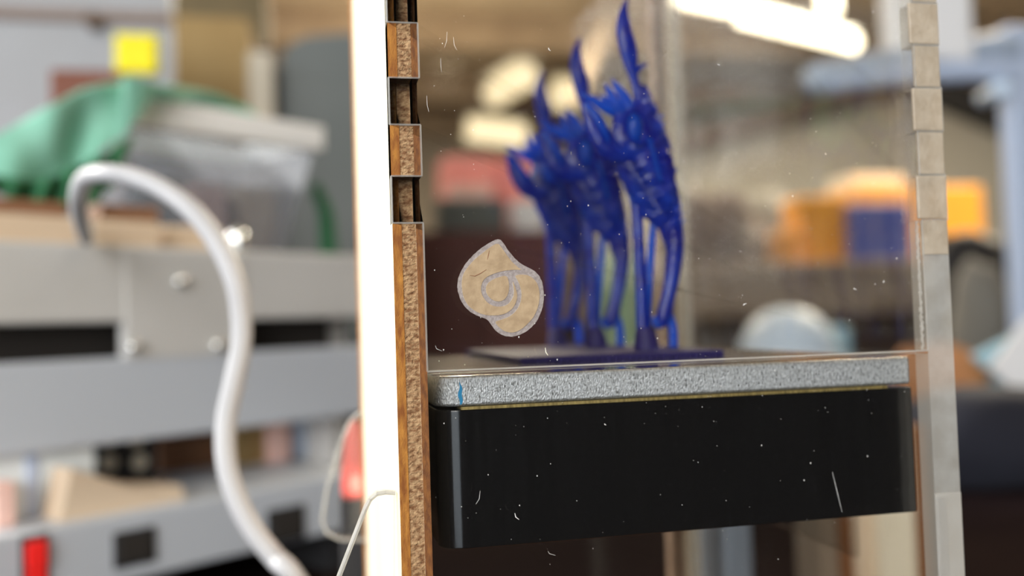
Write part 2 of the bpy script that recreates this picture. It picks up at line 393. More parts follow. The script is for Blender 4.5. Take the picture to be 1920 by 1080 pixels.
def slab(name, outline, z0, z1, m, ch=.0003, mside=1):
    bm = bmesh.new(); vs = [bm.verts.new((x, y, z0)) for x, y in outline]; f = bm.faces.new(vs)
    r = bmesh.ops.extrude_face_region(bm, geom=[f]); bmesh.ops.translate(bm, vec=(0, 0, z1-z0), verts=[e for e in r['geom'] if isinstance(e, bmesh.types.BMVert)])
    ed = [e for e in bm.edges if abs(e.verts[0].co.z-e.verts[1].co.z) < 1e-7]
    bmesh.ops.bevel(bm, geom=ed, offset=ch, segments=3, affect='EDGES', profile=.5)
    q = MB(PO).bm(bm); ob = q.build(name, m if isinstance(m, list) else [m], plat, True)
    ob.modifiers.new('flat_faces', 'WEIGHTED_NORMAL').keep_sharp = True
    if isinstance(m, list):
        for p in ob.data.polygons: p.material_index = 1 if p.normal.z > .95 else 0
    return ob
YPB = YPl+.078
slab('aluminium_plate', rrect(xa, xb, YPl, YPB, .0034), zb_, zt_, [M['alu'], M['alu_top_dark']], .0005)['label'] = 'bright scratched aluminium plate'
q = MB(PO).box((xa+.0035, YPl-.00002, zb_-.00045), (xb-.004, YPl+.004, zb_-.00005)); q.build('shim', M['gold'], plat)
slab('black_block', rrect(xa+.0003, xb+.0004, YPl+.0003, YPB, .0033), zk, zb_-.0004, M['black'], .00025)['label'] = 'black anodised block with rounded front corner'
q = MB(PO); n = 9                                                    # blue pen stroke near the corner
for k in range(n):
    z = zb_+.0003+(zt_-zb_-.0010)*k/(n-1); wv = .00055*math.sin(math.pi*min(1,(k+1.3)/n)) ; x = PL(863, 730).x+.0001*math.sin(k*1.4)
    q.v += [Vector((x-wv/2, YPl-.00003, z))-PO, Vector((x+wv/2, YPl-.00003, z))-PO]
for k in range(n-1): q.f.append((2*k, 2*k+1, 2*k+3, 2*k+2)); q.m.append(0)
o = q.build('ink_mark', M['blue_ink'], plat); o['label'] = 'blue pen stroke'
q = MB(PO)                                                           # bright scratches
for k in range(380):
    x = random.uniform(xa+.004, xb-.001); z = random.uniform(zb_+.0007, zt_-.0008); h = random.uniform(.0001, .0009)
    wv = random.uniform(.00003, .00008); t = random.uniform(-.00008, .00008)
    q.add([(x-wv, YPl-.00002, z), (x+wv, YPl-.00002, z), (x+t, YPl-.00002, min(z+h, zt_-.0005))], [(0,1,2)])
tag(q.build('scratches', M['screw'], plat), kind='stuff')

# ================================================================== ENGRAVED SHELL EMBLEM
def E(x, y): p = F(840+x/4.91, 430+y/4.91); return (p.x, p.z)
def smoothpoly(p, it=2):
    for _ in range(it):
        out = []
        for i in range(len(p)):
            a, b_ = Vector(p[i]), Vector(p[(i+1)%len(p)]); out += [tuple(a.lerp(b_,.25)), tuple(a.lerp(b_,.75))]
        p = out
    return p
outl = [(450,90),(480,95),(515,135),(560,205),(620,275),(690,335),(770,365),(830,415),(865,480),(880,560),(880,660),(865,740),(820,840),(760,910),(690,960),(620,985),(560,990),(500,975),(440,940),(400,880),(360,825),(290,805),(215,770),(150,710),(110,640),(85,560),(85,480),(105,410),(150,330),(200,270),(260,210),(330,155),(400,110)]
pA = [(455,125),(490,165),(530,225),(580,295),(640,350),(680,375),(620,372),(540,378),(470,392),(400,415),(345,445),(315,480),(300,530),(305,590),(330,640),(370,685),(430,712),(500,712),(550,690),(585,650),(606,600),(603,540),(592,485),(596,484),(620,540),(635,600),(630,660),(600,720),(550,765),(480,790),(400,795),(320,785),(250,755),(190,710),(150,650),(130,580),(122,500),(135,420),(170,360),(230,290),(300,230),(380,170)]
pB = [(535,425),(555,470),(560,540),(550,600),(520,645),(480,665),(430,662),(385,635),(350,590),(345,540),(360,500),(400,468),(460,440)]
pC = [(610,425),(680,415),(740,425),(790,460),(825,510),(840,580),(840,660),(815,750),(770,830),(700,900),(640,940),(580,952),(520,940),(470,905),(425,850),(480,835),(550,810),(610,770),(650,710),(672,650),(675,580),(660,520),(635,465)]
ec = E(480, 990)
emb = thing('shell_emblem', 'brown paper spiral shell emblem with grey engraved outline on the front pane', 'emblem', (ec[0], YF, ec[1]))
EO = emb.location
def epoly(p, d0, d1, name, ms, it, inset, jit=0):
    w_ = [E(*a) for a in smoothpoly(p, it)]
    if jit: w_ = [(a+random.uniform(-jit, jit), b_+random.uniform(-jit, jit)) for a, b_ in w_]
    w_ = w_[::-1]
    q = MB(EO).prism(w_, XZ, YF-d0, YF-d1, 0, 1, inset); return q.build(name, ms, emb)
epoly(outl, .00012, .00001, 'engraved_border', [M['engrave'], M['engrave']], 2, 0, .00003)
for p in (pA, pB, pC): epoly(p, .0002, .00013, 'paper_piece', [M['paper'], M['paper_rim']], 1, .00010, .000012)
q = MB(EO)
for pts in ([(378,195),(368,240),(360,280)], [(200,425),(245,432),(300,405),(350,372)]):
    w_ = [(E(*a)[0], YF-.00021, E(*a)[1]) for a in pts]; q.loft(w_, [.00003]+[.00006]*(len(w_)-2)+[.00003], 6)
q.build('crease', M['brown'], emb)

# ================================================================== DUST AND LINT on the pane
q = MB()
for k in range(420):
    px, py = random.uniform(810, 1720), random.gauss(520, 230) if k % 3 else random.uniform(20, 1060)
    if py > 1075 or py < 5: continue
    p = F(px, py); r = abs(random.gauss(0, .00004))+.00002; a = random.random()*6.28
    q.add([p+Vector((math.cos(a+j*2.1)*r, -.00012, math.sin(a+j*2.1)*r*1.5)) for j in range(3)], [(0,1,2)])
for px, py, dx, dy in [(816,648,12,10),(900,920,-8,25),(1027,1033,14,8),(965,962,8,12),(1560,885,18,75),(1133,794,3,3),(1393,573,6,-4),(1600,540,5,3),(628+400,90,4,6),(800,180,4,30),(838,60,-5,30),(850,70,6,24),(826,110,2,26),(1345,120,5,3),(1022,652,5,14)]:
    a, b_ = F(px, py), F(px+dx, py+dy); mid = F(px+dx*(.2 if dy < 60 else .5), py+dy*(.6 if dy < 60 else .5)); o_ = Vector((0,-.00012,0))
    th = .00003 if abs(dx)+abs(dy) > 20 else .00007
    q.loft([a+o_, mid+o_, b_+o_], [th*.6, th, th*.5], 5)
tag(q.build('dust_specks', M['dust']), 'fine white dust specks and lint clinging to the front pane', 'dust', kind='stuff')

# ================================================================== BLUE RESIN PRINTS
Y1 = YF*1.33
REF = P(1230, 660, Y1)
RAFT = .0011
def q1(px, py, dy=0):                       # photo position of the nearest print, in its own coordinates
    p = P(px, py, Y1); return Vector((p.x-REF.x, dy, p.z-REF.z))
def spline(pts, n=6):
    out = []
    for i in range(len(pts)-1):
        a = [Vector(pts[max(0, min(len(pts)-1, i+j))]) for j in (-1,0,1,2)]
        for k in range(n):
            t = k/n; out.append(.5*((2*a[1])+(a[2]-a[0])*t+(2*a[0]-5*a[1]+4*a[2]-a[3])*t*t+(3*a[1]-a[0]-3*a[2]+a[3])*t**3))
    out.append(Vector(pts[-1])); return out
U = (P(1330, 660, Y1)-P(1230, 660, Y1)).length/100     # metres per photo pixel at that depth
def limb(mb, ps, flat=.7, n=10, sub=6, dy=0, m=0):
    """ps: (px, py, radius_px[, dy_px])"""
    pts = [tuple(q1(p[0], p[1]))[:1]+((p[3] if len(p) > 3 else 0)*U+dy,)+tuple(q1(p[0], p[1]))[2:] for p in ps]
    s4 = spline([Vector((a[0], a[1], a[2], p[2]*U)) for a, p in zip(pts, ps)], sub)
    mb.loft([v.xyz for v in s4], [max(v.w, .00002) for v in s4], n, m, flat)
def creature(loc, scale, label):
    t = thing('resin_print', label, '3d print', loc, 0, 'translucent blue prints standing on the platform')
    t.scale = (scale,)*3
    R, RTn, RD = M['resin'], M['resin_thin'], M['resin_dark']
    b = MB(); limb(b, [(1202,165,9),(1206,200,22),(1200,245,42),(1211,295,46),(1227,345,41),(1240,390,35),(1257,430,22),(1264,470,15)], .62, 28, 10)
    limb(b, [(1160,205,7),(1165,240,18),(1172,285,26),(1190,325,30),(1208,365,27),(1228,405,20)], .7, 12)
    for i, v in enumerate(b.v): b.v[i] = v + Vector((noise.noise(v*900), noise.noise(v*900+Vector((9,0,0))), noise.noise(v*900+Vector((0,7,0)))))*.0006 + Vector((0, noise.noise(v*2600)*.0006, 0))
    b.build('body', R, t, True)
    b = MB(); limb(b, [(1177,0,1.5),(1170,25,8),(1170,60,15),(1178,95,17),(1184,130,12),(1190,155,8),(1200,190,11),(1215,230,15),(1235,280,12)], .5, 12)
    limb(b, [(1194,138,4),(1203,128,3.5),(1213,124,1.5)], .8, 8); b.build('blade', R, t, True)
    for ps in ([(1088,178,1),(1108,190,6),(1135,204,10),(1165,215,13)], [(1135,160,1),(1142,175,6),(1155,195,8),(1170,212,10)], [(1147,151,1),(1158,168,7),(1172,188,10),(1186,215,12)],
               [(1125,182,1),(1140,192,5),(1160,205,8)], [(1165,165,1,10),(1176,185,6,12),(1190,210,9,10)]):
        b = MB(); limb(b, ps, .6, 8, 5); b.build('spine', RTn, t, True)
    b = MB(); limb(b, [(1084,204,3),(1098,222,12),(1112,250,19),(1130,278,21),(1155,296,17),(1180,300,10)], .5, 12, 6, -.002); b.build('jaw', R, t, True)
    b = MB(); limb(b, [(1084,206,2,-40),(1092,216,6,-42),(1106,236,8,-44),(1120,262,6,-44),(1128,280,2,-40)], .5, 8, 6); b.build('jaw_ridge', RTn, t, True)
    b = MB(); pts = []                                   # eye: ring and lens bulging out of the head
    for k in range(25):
        a = 2*math.pi*k/24; x, y = 19*math.cos(a), 32*math.sin(a); c_, s_ = math.cos(.25), math.sin(.25)
        p = q1(1180+x*c_+y*s_, 250-x*s_+y*c_); pts.append(Vector((p.x, -36*U, p.z)))
    b.loft(pts, [3.2*U]*25, 6, cap=False); 
    b.build('eye_ring', R, t, True)
    b = MB(); bm = bmesh.new(); bmesh.ops.create_uvsphere(bm, u_segments=16, v_segments=10, radius=1)
    p = q1(1180, 250)
    for v in bm.verts: v.co = Vector((p.x+v.co.x*15*U, -27*U+v.co.y*11*U, p.z+v.co.z*26*U))
    b.bm(bm); b.build('eye', RTn, t, True)
    # curved ribs down the belly
    for k in range(9):
        x, y = 1172+k*7.2, 312+k*11
        b = MB(); limb(b, [(x-17,y-4,1.5,-10),(x-8,y+2,2.6,-22),(x+4,y+3,2.8,-27),(x+15,y-2,2.2,-24),(x+22,y-9,1,-16)], .9, 6, 4); b.build('rib', R, t, True)
    b = MB()                                             # saw-toothed ridges
    for k in range(15):
        y = 225+k*14; x = 1238+k*2.9
        limb(b, [(x-6,y,5),(x+1,y-2,3.5),(x+5,y-6,1)], .8, 6, 2)
    for k in range(14):
        y = 445+k*11; x = 1279-k*k*.16
        limb(b, [(x-8,y,4.5),(x-1,y-1,3),(x+3,y-4,1)], .8, 6, 2)
    for k in range(7):
        y = 325+k*11; x = 1160+k*4.6
        limb(b, [(x+7,y,4),(x,y-2,3),(x-5,y-4,1)], .8, 6, 2)
    b.build('serration', RTn, t, True)
    for k in range(6):
        b = MB(); limb(b, [(1200+k*4,272+k*13,3,-36+k*1.5),(1206+k*4,278+k*13,4.5,-38+k*1.5),(1210+k*4,286+k*13,2,-34+k*1.5)], .9, 6, 3); b.build('nodule', RTn, t, True)
    b = MB(); limb(b, [(1264,430,17),(1266,470,16),(1261,520,14),(1252,565,13),(1245,595,14),(1240,616,8)], .8, 12); b.build('leg', R, t, True)
    b = MB(); limb(b, [(1248,570,5,4),(1256,595,8,4),(1263,620,8.5,3),(1264,661,8.5,2)], .8, 10); limb(b, [(1226,598,5),(1234,612,8),(1246,606,6),(1256,596,4)], .7, 8)
    b.build('foot', RTn, t, True)
    b = MB(); limb(b, [(1190,322,10,6),(1196,400,11,5),(1200,480,11,3),(1204,560,12,2),(1206,635,13,0)], .8, 10); b.build('support_strut', R, t, True)
    b = MB(); limb(b, [(1232,385,6,10),(1226,450,7,8),(1220,520,7.5,6),(1214,590,8,3),(1212,640,9,2)], .8, 10); b.build('support_strut', RTn, t, True)
    b = MB(); limb(b, [(1178,330,3,14),(1198,420,4.5,16),(1206,520,5,14),(1212,640,6,8)], .9, 8); b.build('support_strut', RTn, t, True)
    b = MB(); limb(b, [(1209,618,15),(1210,630,19),(1212,645,22),(1213,661,24)], .9, 12, 3); b.build('pedestal', RD, t, True)
    b = MB(); b.loft([q1(1238,655)+Vector((0,0,0)), q1(1238,662)], [34*U, 34*U], 20, 0, 1, (0,1,0)); b.build('base_pad', RD, t)
    return t
sr = random.getstate()
zs = zt_+RAFT
base_top = 0
labs = ['nearest and tallest-looking blue resin print, rightmost of the three', 'middle blue resin print, partly behind the nearest one', 'farthest and leftmost blue resin print, open spiked jaw towards the shell emblem']
for (px, k, lb) in ((1230, 1.33, labs[0]), (1134, 1.33/.87, labs[1]), (1060, 1.33/.765, labs[2])):
    x = P(px, 660, YF*k).x
    creature((x, YF*k, zs+.00005), 1.0, lb)
rf0 = P(975, 670, YF*1.25).x; rf1 = P(1358, 670, YF*1.25).x
q = MB((0,0,zt_)); q.box((rf0, YF*1.25, zt_), (rf1, YF*1.25+.075-.02, zs), c=.0003)
for k in range(30):
    x = rf0+(rf1-rf0)*(k+.5)/30; q.box((x-.0003, YF*1.25-.0004, zt_), (x+.0003+random.random()*.0004, YF*1.25+.001, zs-.0002))
tag(q.build('print_raft', M['resin_dark'], loc=(0,0,zt_)), 'thin dark violet resin raft under the three blue prints', 'raft')

# ================================================================== MACHINE ON THE LEFT (own frame: x along its face, y away)
O = P(330, 620, .40); RZ = math.atan2(.6, .8)
ux, uy = Vector((.8,.6,0)), Vector((-.6,.8,0))
def ML(px, py, dy=0):
    """point of the machine frame's plane y=dy seen at that photo position -> (x, z) local, z above the desk"""
    d = ray(px, py); p0 = O + uy*dy; t = (p0-CAM).dot(uy)/d.dot(uy); p = CAM+d*t
    return (p-O).dot(ux), p.z-DZ
def mthing(name, label, cat, dy=0, x=0, z=0, group=None):
    t = thing(name, label, cat, (O.x, O.y, DZ)+Vector((0,0,0)) if False else Vector((O.x, O.y, DZ))+ux*x+uy*dy+Vector((0,0,z)), RZ, group); t['_l'] = (x, dy, z); return t
def mmb(t): return MB(tuple(t['_l']))
mach = mthing('control_machine', 'grey metal bench machine with dark slots, round screws and a lower switch box', 'machine')
x0 = ML(-330, 600)[0]; x9 = ML(700, 600)[0]
def zx(px, py, dy=0): return ML(px, py, dy)[1]
ztop = (zx(60, 465)+zx(620, 467))/2; zs1 = (zx(60, 604)+zx(600, 598))/2; zs0 = (zx(60, 674)+zx(600, 655))/2; zb1 = (zx(250, 832)+zx(640, 776))/2
mmb(mach).box((x0, 0, zs1), (x9, .16, ztop), c=.001).build('top_rail', M['grey_metal'], mach)
mmb(mach).box((x0, 0, zb1), (x9, .006, zs0), c=.001).build('lower_rail', M['blue_grey'], mach)  # bluish sky light on this rail is put into its colour
xm0, xm1 = ML(236, 620)[0], ML(462, 620)[0]
mmb(mach).box((xm0, -.0006, zs0-.001), (xm1, .006, ztop-.001), c=.0003).build('joining_plate', M['grey_metal'], mach)
mmb(mach).box((x0, .02, zs0-.01), (x9, .03, zs1), 0).build('inner_panel', M['slot'], mach)
mmb(mach).box((x0+.002, .1, 0), (x0+.012, .15, zs1)).build('leg', M['grey_metal'], mach)
mmb(mach).box((x9-.012, .02, 0), (x9-.002, .15, zs1)).build('leg', M['grey_metal'], mach)
mmb(mach).box((x0+.002, .135, 0), (x9-.002, .15, zs1)).build('rear_panel', M['brown'], mach)
for px, py in ((340,527), (252,650), (411,647)):
    x, z = ML(px, py, -.003); s_ = mmb(mach); r = .0026
    s_.loft([(x, -.002, z), (x, -.003, z), (x, -.0038, z), (x, -.0043, z)], [r, r, r*.75, r*.3], 16, ref=(0,0,1)); s_.build('screw', M['screw'], mach, True)
x, z = ML(450, 447, .004); s_ = mmb(mach); s_.loft([(x, .006, ztop-.0005), (x, .006, z), (x, .006, z+.003), (x, .006, z+.0045)], [.0028, .0042, .0036, .0012], 16, ref=(1,0,0)); o = s_.build('knob', M['screw'], mach, True); o['label'] = 'bright domed knob on top of the rail'
# lower switch box
dyb = -.02
zc1 = (zx(60, 978, dyb)+zx(600, 912, dyb))/2; zc0 = (zx(300, 1066, dyb)+zx(620, 1005, dyb))/2
zc0 = min(zc0, zx(560, 1014, dyb))
xe = ML(690, 950, dyb)[0]
mmb(mach).box((x0, dyb, zc0), (xe, dyb+.10, zc1), c=.0012).build('switch_box', M['blue_grey'], mach)
for k in (x0+.01, xe-.014): mmb(mach).box((k, dyb+.01, 0), (k+.008, dyb+.09, zc0)).build('leg', M['dark'], mach)
for (a, b_, c_, d_) in ((212, 992, 290, 1060), (500, 950, 570, 1016)):
    xa_, za_ = ML(a, (b_+d_)/2, dyb); xb_, zb2 = ML(c_, (b_+d_)/2, dyb); zt2 = ML((a+c_)/2, b_, dyb)[1]; z2 = ML((a+c_)/2, d_, dyb)[1]
    s_ = mmb(mach); s_.box((xa_, dyb-.0012, max(z2, zc0+.001)), (xb_, dyb+.002, zt2), c=.0005); o = s_.build('socket', M['dark'], mach)
    s_ = mmb(mach); s_.box((xa_+.002, dyb-.0018, max(z2, zc0+.001)+.002), (xb_-.002, dyb, zt2-.002), c=.0004); s_.build('socket_face', M['slot'], o)
xa_, _ = ML(38, 1040, dyb); xb_, _ = ML(90, 1040, dyb); zt2 = ML(64, 1003, dyb)[1]
s_ = mmb(mach); s_.box((xa_, dyb-.001, zt2-.023), (xb_, dyb+.002, zt2), c=.0004); o = s_.build('switch', M['dark'], mach)
s_ = mmb(mach); s_.box((xa_+.0012, dyb-.003, zt2-.011), (xb_-.0012, dyb, zt2-.0018), c=.0007); s_.box((xa_+.0012, dyb-.0022, zt2-.021), (xb_-.0012, dyb, zt2-.0115), c=.0007)
s_.build('rocker', M['red'], o)['label'] = 'red rocker'

# things in the gap between the rails and the switch box
def mbox(name, label, cat, px0, py0, px1, py1, dy, th, m, rest=None, c=.0006, group=None):
    """box seen at that photo rectangle on the machine's plane dy; rest = local z it stands on"""
    xa_ = ML(px0, (py0+py1)/2, dy)[0]; xb_ = ML(px1, (py0+py1)/2, dy)[0]; zt = ML((px0+px1)/2, py0, dy)[1]
    z0 = ML((px0+px1)/2, py1, dy)[1] if rest is None else rest
    t = mthing(name, label, cat, dy, (xa_+xb_)/2, z0, group)
    return t, xa_, xb_, z0, zt
t, a, b_, z0, z1 = mbox('connector_block', 'black block with four pale round contacts under the grey rail', 'connector', 182, 812, 296, 893, .03, .012, None, zc1)
mmb(t).box((a, .03, z0), (b_, .045, z1+.004), c=.0008).build('housing', M['blackbox'], t)
for i, (px, py) in enumerate(((203,822),(255,822),(203,868),(260,866))):
    x, z = ML(px, py, .03); q = mmb(t); q.cyl((x, .031, z), (x, .0285, z), .0034, 18); q.build('contact', M['sage'] if 0 else M['beige'], t)
def simple(name, label, cat, px0, py0, px1, py1, dy, th, m, rest=None, c=.0008, extra=None):
    t, a, b_, z0, z1 = mbox(name, label, cat, px0, py0, px1, py1, dy, th, m, rest)
    q = mmb(t); q.box((a, dy, z0), (b_, dy+th, z1), c=min(c, (b_-a)/5, (z1-z0)/5))
    t2 = q.build(name, m, None); t2.location = t.location; t2.rotation_euler = t.rotation_euler
    tag(t2, label, cat); bpy.data.objects.remove(t); t2.name = name; return t2
simple('amber_box', 'dark amber box behind the white cable under the grey rail', 'box', 455, 795, 500, 900, .045, .02, M['card'], zc1)
simple('brown_carton', 'dark brown carton beside the connector block', 'box', 300, 820, 450, 900, .06, .02, M['brown'], zc1)
simple('pink_packet', 'narrow dusty pink packet standing under the grey rail', 'packet', 508, 785, 545, 900, .04, .012, M['pinkpale'], zc1)
simple('blue_binder', 'slate blue upright binder near the clear foot bracket', 'binder', 560, 780, 600, 900, .04, .02, M['midblue'], zc1)
simple('pale_sheet', 'pale blue-white card sheet standing at the left under the rail', 'card sheet', -60, 800, 178, 905, .0068, .001, M['pale'], zc1)
q = MB(); tp = [ML(x, y, .012) for x, y in ((82,870),(110,878),(170,900),(282,900),(290,925),(60,940))]
zf = zc1; tp = [(x, max(z, zf)) for x, z in tp[:4]]+[(tp[4][0], zf), (tp[5][0], zf)]
t = thing('wooden_wedge', 'pale tan wooden wedge lying on top of the switch box', 'wood block', Vector((O.x, O.y, DZ+zf)), RZ)
MB((0,0,zf)).prism(tp[::-1], lambda x, z, d: Vector((x, d, z)), -.012, .004).build('block', M['tan'], t)
simple('sky_blue_card', 'small glossy sky blue card stood on end at the left', 'card', 48, 850, 76, 950, .006, .004, M['ltblue'], zc1)  # sky blue is the card's own colour
simple('brown_tin', 'small brown tin at the far left on the switch box', 'tin', -10, 870, 44, 950, .008, .02, M['clay'], zc1)
simple('grey_jar', 'small pale grey jar in front of the brown tin', 'jar', -10, 905, 30, 955, -.006, .01, M['pinkpale'], zc1)

# on top of the machine
def on_top(name, label, cat, px0, py0, px1, dy, th, m, c=.001): return simple(name, label, cat, px0, py0, px1, 470, dy, th, m, ztop, c)
on_top('wood_strip', 'pale tan wood strip lying on the machine behind the cable', 'wood strip', -80, 405, 300, .02, .012, M['tan'])
on_top('brown_plank', 'red-brown plank behind the pale wood strip', 'plank', -80, 372, 128, .035, .02, M['brown'])
on_top('wood_offcut', 'tan wood offcut lying under the clear storage bin', 'wood offcut', 310, 425, 418, .03, .01, M['tan'])
on_top('brown_block', 'mottled brown block to the left of the bin contents', 'block', 190, 385, 300, .05, .02, M['brown'])
# storage bin, translucent
dB = .065
def BP(px, py, dy=dB): return ML(px, py, dy)
bt, _ = BP(600, 250); bl, _ = BP(215, 250)
t = mthing('storage_bin', 'translucent plastic storage bin with a thick pale rim on the machine', 'bin', dB, (bt+bl)/2, ztop)
zrim = BP(450, 216)[1]; zr0 = BP(450, 264)[1]
xl1, xr1 = BP(235, 440)[0], BP(535, 440)[0]; zl = ztop+.0008
TH = .0012
def wallq(p, q_, th): return None
b = mmb(t)
dep = .07
def shell(b, x0a, x1a, y0a, y1a, z0a, x0b, x1b, y0b, y1b, z1b, th):
    lo = [(x0a,y0a,z0a),(x1a,y0a,z0a),(x1a,y1a,z0a),(x0a,y1a,z0a)]; hi = [(x0b,y0b,z1b),(x1b,y0b,z1b),(x1b,y1b,z1b),(x0b,y1b,z1b)]
    li = [(x0a+th,y0a+th,z0a+th),(x1a-th,y0a+th,z0a+th),(x1a-th,y1a-th,z0a+th),(x0a+th,y1a-th,z0a+th)]; hi_ = [(x0b+th,y0b+th,z1b),(x1b-th,y0b+th,z1b),(x1b-th,y1b-th,z1b),(x0b+th,y1b-th,z1b)]
    fs = [(0,3,2,1),(8,9,10,11)]
    for i in range(4):
        j = (i+1)%4; fs += [(i,j,4+j,4+i),(8+i,12+i,12+j,8+j),(4+i,4+j,12+j,12+i)]
    b.add(lo+hi+li+hi_, fs)
xtl, xtr = BP(225, 262)[0], BP(588, 262)[0]
shell(b, xl1, xr1, dB+.004, dB+dep-.004, zl, xtl, xtr, dB, dB+dep, zr0+.001, TH)
b.build('tub', M['bin'], t)
b = mmb(t)
for lo, hi in (((xtl-.002, dB-.006), (xtr+.003, dB+.003)), ((xtl-.002, dB+dep-.003), (xtr+.003, dB+dep+.003)), ((xtl-.002, dB), (xtl+.003, dB+dep)), ((xtr-.002, dB-.003), (xtr+.003, dB+dep))):
    b.box((*lo, zr0), (*hi, zrim), c=.0014)
b.build('rim', M['bin_rim'], t)
def inbin(name, label, cat, px0, py0, px1, dy, th, m):
    return simple(name, label, cat, px0, py0, px1, 470, dB+dy, th, m, zl+TH+.0002, .001)
inbin('pink_pack', 'pink and red pack inside the storage bin', 'packet', 365, 345, 425, .012, .01, M['pinkpale'])
inbin('navy_pack', 'dark navy bundle inside the storage bin', 'bundle', 395, 368, 450, .026, .012, M['navy'])
inbin('tan_pack', 'tan paper-wrapped part inside the storage bin', 'packet', 455, 352, 515, .02, .015, M['tan'])
inbin('grey_pack', 'dark grey part at the left inside the storage bin', 'part', 262, 330, 340, .03, .015, M['grey_panel'])
# green cloth draped from upper middle to lower left
cl = MB(); NX, NY = 44, 18
top = [(-120,300),(0,250),(80,205),(160,165),(230,152),(320,160),(410,180),(470,205),(500,232)]
bot = [(-120,330),(0,335),(80,345),(140,318),(180,290),(235,250),(290,222),(400,228),(480,238)]
def lerpl(L, f):
    f *= len(L)-1; i = min(int(f), len(L)-2); g = f-i; return (L[i][0]*(1-g)+L[i+1][0]*g, L[i][1]*(1-g)+L[i+1][1]*g)
vs = []
for i in range(NX+1):
    a, c_ = lerpl(top, i/NX), lerpl(bot, i/NX)
    for j in range(NY+1):
        f = j/NY; px, py = a[0]*(1-f)+c_[0]*f, a[1]*(1-f)+c_[1]*f
        g = min(1, max(0, (i/NX-.62)/.15)); dy = dB-.018+(1-f)*.003+g*g*(3-2*g)*.05+.0035*math.sin(i*.35+f*2.5)+.0012*math.sin(i*.9-f*2)
        x, z = ML(px, py, dy); vs.append((x, dy, max(z, zrim+.0022) if i/NX > .6 else z))
fs = [(i*(NY+1)+j, i*(NY+1)+j+1, (i+1)*(NY+1)+j+1, (i+1)*(NY+1)+j) for i in range(NX) for j in range(NY)]
t = mthing('green_cloth', 'crumpled mint green cloth draped over the storage bin', 'cloth', dB, 0, ztop)
b = mmb(t); b.add(vs, fs); o = b.build('cloth', M['green'], t, True)
sm = o.modifiers.new('thick', 'SOLIDIFY'); sm.thickness = .0012
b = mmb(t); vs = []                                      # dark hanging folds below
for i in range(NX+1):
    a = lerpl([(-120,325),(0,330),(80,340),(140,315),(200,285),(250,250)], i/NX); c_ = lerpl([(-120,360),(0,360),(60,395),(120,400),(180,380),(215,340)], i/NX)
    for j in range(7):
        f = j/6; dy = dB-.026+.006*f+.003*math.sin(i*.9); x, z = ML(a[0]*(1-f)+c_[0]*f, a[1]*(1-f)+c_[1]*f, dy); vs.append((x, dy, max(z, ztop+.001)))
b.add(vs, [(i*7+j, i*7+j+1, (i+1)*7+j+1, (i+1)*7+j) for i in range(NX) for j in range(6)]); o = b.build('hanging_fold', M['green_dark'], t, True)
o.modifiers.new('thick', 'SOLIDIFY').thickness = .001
b = MB(); pts = []
c1 = [(590,345),(602,375),(612,405),(616,440)]
for px, py in c1:
    x, z = ML(px, py, dB+.03); pts.append((x, dB+.03, z))
pts[-1] = (pts[-1][0], pts[-1][1], ztop+.004)
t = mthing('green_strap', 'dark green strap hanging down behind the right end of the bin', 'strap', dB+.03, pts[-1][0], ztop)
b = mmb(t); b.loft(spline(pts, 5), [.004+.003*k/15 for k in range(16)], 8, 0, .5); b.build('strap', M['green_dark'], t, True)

# white cable arching in front of the machine
cp_ = [(168,500,.40),(163,448,.352),(152,415,.30),(147,370,.27),(160,335,.26),(195,325,.25),(250,333,.245),(310,358,.24),(365,400,.235),(410,460,.232),(440,525,.23),(452,590,.23),(452,650,.23),(438,720,.23),(424,790,.23),(424,860,.228),(440,925,.226),(472,990,.224),(515,1045,.222),(570,1110,.220)]
pts = [P(x, y, Y) for x, y, Y in cp_]
mid, l0 = ML(168, 470, .01)
pts[0] = O+ux*mid+uy*.012; pts[0].z = DZ+ztop+.0085
pts.append(Vector((pts[-1].x+.02, .25, DZ+.003))); pts.append(Vector((pts[-1].x+.05, .3, DZ+.0026)))
base = pts[-1].copy(); sp = spline(pts, 8)
q = MB(base); q.loft(sp, [.00245]*len(sp), 14); 
tag(q.build('white_cable', M['cable'], None, True, base), 'thick white cable arching up in front of the grey machine', 'cable')
# red indicator behind the rear foot bracket
Yr = .235
t_ = P(668, 925, Yr); t = thing('indicator_light', 'small glowing red indicator behind the plywood side panel', 'indicator light', (t_.x, Yr, DZ))
def R_(px, py): p = P(px, py, Yr); return (p.x, Yr, p.z)
q = MB(t.location); q.loft([R_(666,930), R_(666,915), R_(664,880), R_(664,830), R_(664,800), R_(666,788)], [.0030,.0034,.0030,.0024,.0016,.0006], 16)
q.build('lens', mixtrans('red_lens', (.75,.25,.22), .55, (1,.55,.52), .2, tl=.5), t, True)
q = MB(t.location); bm = bmesh.new(); bmesh.ops.create_uvsphere(bm, u_segments=14, v_segments=8, radius=1); c_ = Vector(R_(667, 908))
for v in bm.verts: v.co = c_+Vector((v.co.x*.0015, v.co.y*.0015, v.co.z*.0024))
q.bm(bm); q.build('glowing_tip', mat('red_glow', (1,.3,.25), .4, emit=(1,.28,.22), es=5), t, True)
q = MB(t.location); q.box((t_.x-.004, Yr-.004, DZ), (t_.x+.004, Yr+.004, R_(666,930)[2]), c=.0006); q.build('stem', M['dark'], t)

